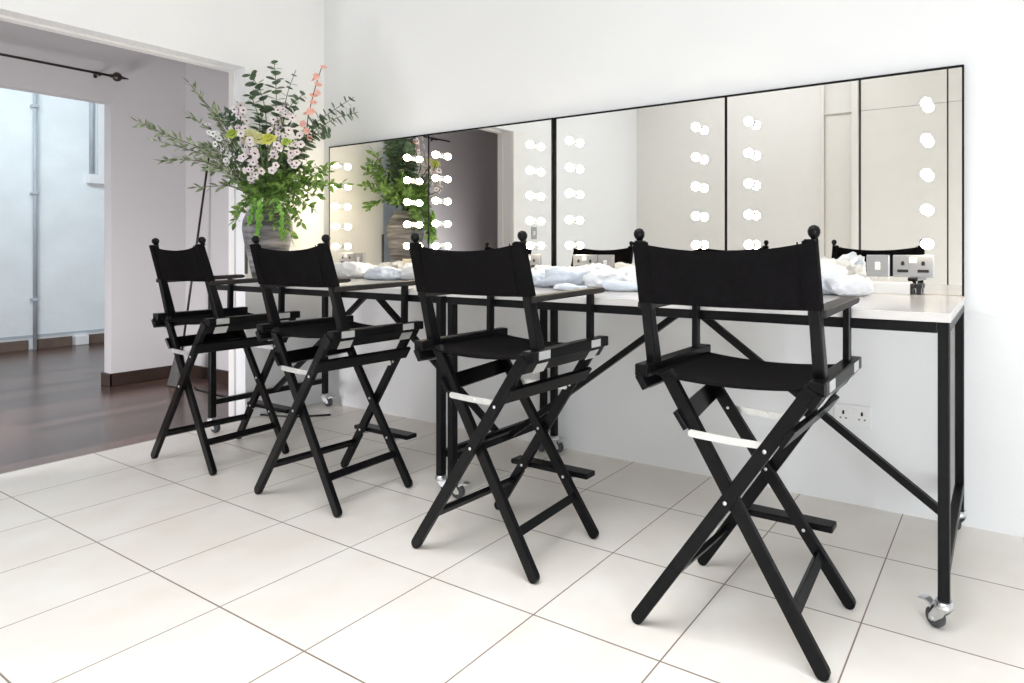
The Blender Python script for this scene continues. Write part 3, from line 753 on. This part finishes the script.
# trailing tassels of lime amaranth
for lab, pts, n in (('longest lime green tassel trailing down the front of the vase', [(262,198,-.16),(259,212,-.17),(258,228,-.165),(257,243,-.155)], 190),
               ('shorter lime green tassel on the right of the vase front', [(276,200,-.15),(281,212,-.16),(282,226,-.155),(283,240,-.15)], 130),
               ('lime green tassel on the left edge of the vase front', [(256,200,-.14),(252,212,-.15),(250,224,-.15)], 90)):
    base = inside(); c = crom([base, MOUTH+V(0,0,.05)]+Q(*pts), 8)
    t = empty('amaranth_tassel', base, lab, 'amaranth tassel', 'lime tassels')
    obj('stalk', MB().tube([p-base for p in c], .003, 6), M['lime'], t)
    m = MB(); L = len(c)-1
    for k in range(n):
        f = RND.uniform(.45, .999); i = int(f*L); a = c[i].lerp(c[i+1], f*L-i)
        m.sphere(a-base+rv()*RND.uniform(.002, .016), RND.uniform(.004, .008), 6, 4)
    obj('tassel', m, M['lime'], t)

# blossoms
def blossom_mesh(name, r, petals, mat, eye=True, cup=.25):
    m = MB()
    for k in range(petals):
        a = 2*PI*k/petals; d = V(math.cos(a), math.sin(a), cup); m.leaf((0, 0, 0), d, (0, 0, 1), r, r*1.05, .15, .12, True)
    if eye: m.mi = 1; m.sphere((0, 0, .002+r*.06), r*.24, 8, 5, .7)
    me = bpy.data.meshes.new(name); m.bm.to_mesh(me); m.bm.free(); me.materials.append(mat); me.materials.append(M['eye']); return me
BL = {'blush': blossom_mesh('blossom', .021, 5, M['petal']), 'white': blossom_mesh('blossom', .019, 5, M['white_petal'], True), 'coral': blossom_mesh('blossom', .025, 5, M['coral'], False, .7)}
CAMDIR = -FV
def spike(name, label, cat, line, n, spread, kind, group, smat='stem_green', scale=1., leaves=0):
    base = inside(); pts = [base, MOUTH+V(0, 0, .05)]+Q(*line); c = crom(pts, 8); L = len(c)-1
    t = empty(name, base, label, cat, group); st = obj('stalk', MB().tube([p-base for p in c], .0035, 6, .002), M[smat], t)
    f0 = 2/(len(pts)-1)
    for k in range(n):
        f = f0+(1-f0)*(k+.5)/n; f = min(f, .998); i = int(f*L); a = c[i].lerp(c[i+1], f*L-i)
        o = rv()*spread*(1-.35*f); o = o-FV*(o.dot(FV)*.5)
        if k % 4: o -= FV*abs(o.dot(FV))*1.5
        b = bpy.data.objects.new('blossom', BL[kind]); COL.objects.link(b); b.parent = t
        b.location = a-base+o
        nrm = (o.normalized()*.9+CAMDIR*RND.uniform(.2, 1.2)+V(0, 0, .25)).normalized()
        b.rotation_mode = 'QUATERNION'; b.rotation_quaternion = nrm.to_track_quat('Z', 'Y'); sc = scale*RND.uniform(.8, 1.15); b.scale = (sc, sc, sc)
    return t
fs_ = 'flower spikes with dark-eyed blossoms'
spike('flower_spike', 'tall blush flower spike left of centre, its top beside the doorway corner', 'flower spike', [(250,178,-.14),(246,148,-.12),(242,125,-.1),(237,101,-.08)], 34, .040, 'blush', fs_, 'stem_brown')
spike('flower_spike', 'dense low blush flower spike hanging over the left of the vase', 'flower spike', [(247,138,-.18),(250,152,-.2),(254,166,-.2),(258,176,-.2)], 30, .042, 'blush', fs_, 'stem_brown')
spike('flower_spike', 'broad pale blush flower cluster in the upper middle', 'flower spike', [(280,150,-.08),(280,135,-.06),(283,122,-.05),(290,108,-.04)], 36, .066, 'blush', fs_)
spike('flower_spike', 'narrow blush flower spike in the middle above the rim', 'flower spike', [(272,174,-.2),(273,164,-.2),(275,152,-.2),(278,144,-.18)], 12, .024, 'blush', fs_)
spike('flower_spike', 'blush flower spike at the right of the arrangement', 'flower spike', [(291,166,-.14),(294,156,-.12),(298,146,-.1),(302,136,-.08)], 16, .030, 'blush', fs_)
spike('flower_spike', 'white flower sprig at the left edge among the olive leaves', 'flower spike', [(236,170,-.1),(227,156,-.12),(219,140,-.12),(205,124,-.1)], 24, .032, 'white', fs_)
spike('blossom_branch', 'thin twig with coral pink blossoms rising at the upper right', 'blossom branch', [(302,150,.0),(308,118,.0),(314,92,.0),(322,66,.0)], 13, .022, 'coral', None, 'stem_brown')

def rose(label, x, y, w, r, mat):
    base = inside(); top = P(x, y, w); c = crom([base, MOUTH+V(0, 0, .05), P((x+268)/2, (y+200)/2, w*.7), top], 7)
    t = empty('rose', base, label, 'rose', 'roses in the middle of the arrangement'); obj('stalk', MB().tube([p-base for p in c], .004, 6), M['stem_green'], t)
    m = MB(); ax = (CAMDIR*.8+V(0, 0, .7)).normalized(); u = ax.orthogonal().normalized(); v = ax.cross(u); o = top-base
    for ring, (rr, tilt, n) in enumerate(((.25, .95, 3), (.5, .8, 5), (.75, .55, 6), (1., .2, 7))):
        for k in range(n):
            a = 2*PI*(k+.4*ring)/n; q = u*math.cos(a)+v*math.sin(a)
            m.leaf(o-ax*r*.35+q*r*.12*ring, (q*(1-tilt)+ax*tilt).normalized(), -q*.6+ax*.4, r*(.85+.2*rr), r*(.9+.3*rr), .25, -.15 if ring < 3 else .35, True)
    obj('bloom', m, mat, t)
rose('lime green rose at the left, beside the tall blush spike', 232, 133, -.17, .027, M['green_rose'])
rose('large pale cream rose left of the middle', 249, 134, -.17, .036, M['cream_rose'])
rose('pale cream rose just left of the bright yellow one', 259, 137, -.17, .032, M['cream_rose'])
rose('bright yellow green rose in the middle of the arrangement', 268, 138, -.19, .032, M['yellow_rose'])
rose('small lime green rose right of the yellow one', 286, 141, -.17, .020, M['green_rose'])

# ------------------------------------------------------------------ light
def area(name, loc, target, sx, sy, power, col, spread=180):
    l = bpy.data.lights.new(name, 'AREA'); l.shape = 'RECTANGLE'; l.size = sx; l.size_y = sy; l.energy = power; l.color = col; l.spread = math.radians(spread)
    o = bpy.data.objects.new(name, l); COL.objects.link(o); o.location = loc
    o.rotation_euler = (Vector(target)-Vector(loc)).to_track_quat('-Z', 'Y').to_euler()
    return o
area('added_ceiling_fill', (1.0, -2.5, CZ-.02), (1.0, -2.5, 0), 2.0, 1.8, 25, (.94, .97, 1))  # added soft fill under the ceiling, not a known fitting
area('added_ceiling_fill', (2.4, -1.7, CZ-.02), (2.4, -1.7, 0), 2.2, 1.5, 27, (.94, .97, 1), 90)  # second added ceiling fill, narrowed to brighten the floor more than the walls
area('added_low_fill', (4.4, YB+.04, .65), (1, .4, .35), 2.2, 1.2, 160, (.88, .94, 1))  # added low fill for the wall and floor under the tables, no window here
area('far_room_fill', (-3.9, -.5, 3.2), (-5.6, .2, .9), 2.2, 1.0, 72, (.80, .93, 1))  # unseen lamp added under the ceiling, standing in for the far room's daylight
area('next_room_fill', (-1.5, -2.0, .45), (-2.7, -.5, .5), .8, .6, 50, (.97, .95, 1))  # added lamp kept out of view, lifts the lower walls of the next room
w = bpy.data.worlds.new('world'); SC.world = w; w.use_nodes = True
w.node_tree.nodes['Background'].inputs['Color'].default_value = (.9, .95, 1, 1); w.node_tree.nodes['Background'].inputs['Strength'].default_value = .3

# ------------------------------------------------------------------ camera
cam = bpy.data.cameras.new('camera'); co = bpy.data.objects.new('camera', cam); COL.objects.link(co)
co.location = (7.8456*.41, -5.3256*.41, 2.5236*.41); co.rotation_euler = (PI/2, 0, .5059)
cam.sensor_fit = 'HORIZONTAL'; cam.sensor_width = 36; cam.lens = 620.7/1024*36
cam.shift_x = -(660.4-512)/1024; cam.shift_y = -(341.5-249.4)/1024
cam.clip_start = .05; cam.clip_end = 60
SC.camera = co
SC.view_settings.view_transform = 'Standard'; SC.view_settings.look = 'None'; SC.view_settings.gamma = 1; SC.view_settings.use_curve_mapping = False
SC.view_settings.exposure = 0.08
SC.cycles.max_bounces = 12; SC.cycles.diffuse_bounces = 6; SC.cycles.glossy_bounces = 6
SC.cycles.sample_clamp_indirect = 8
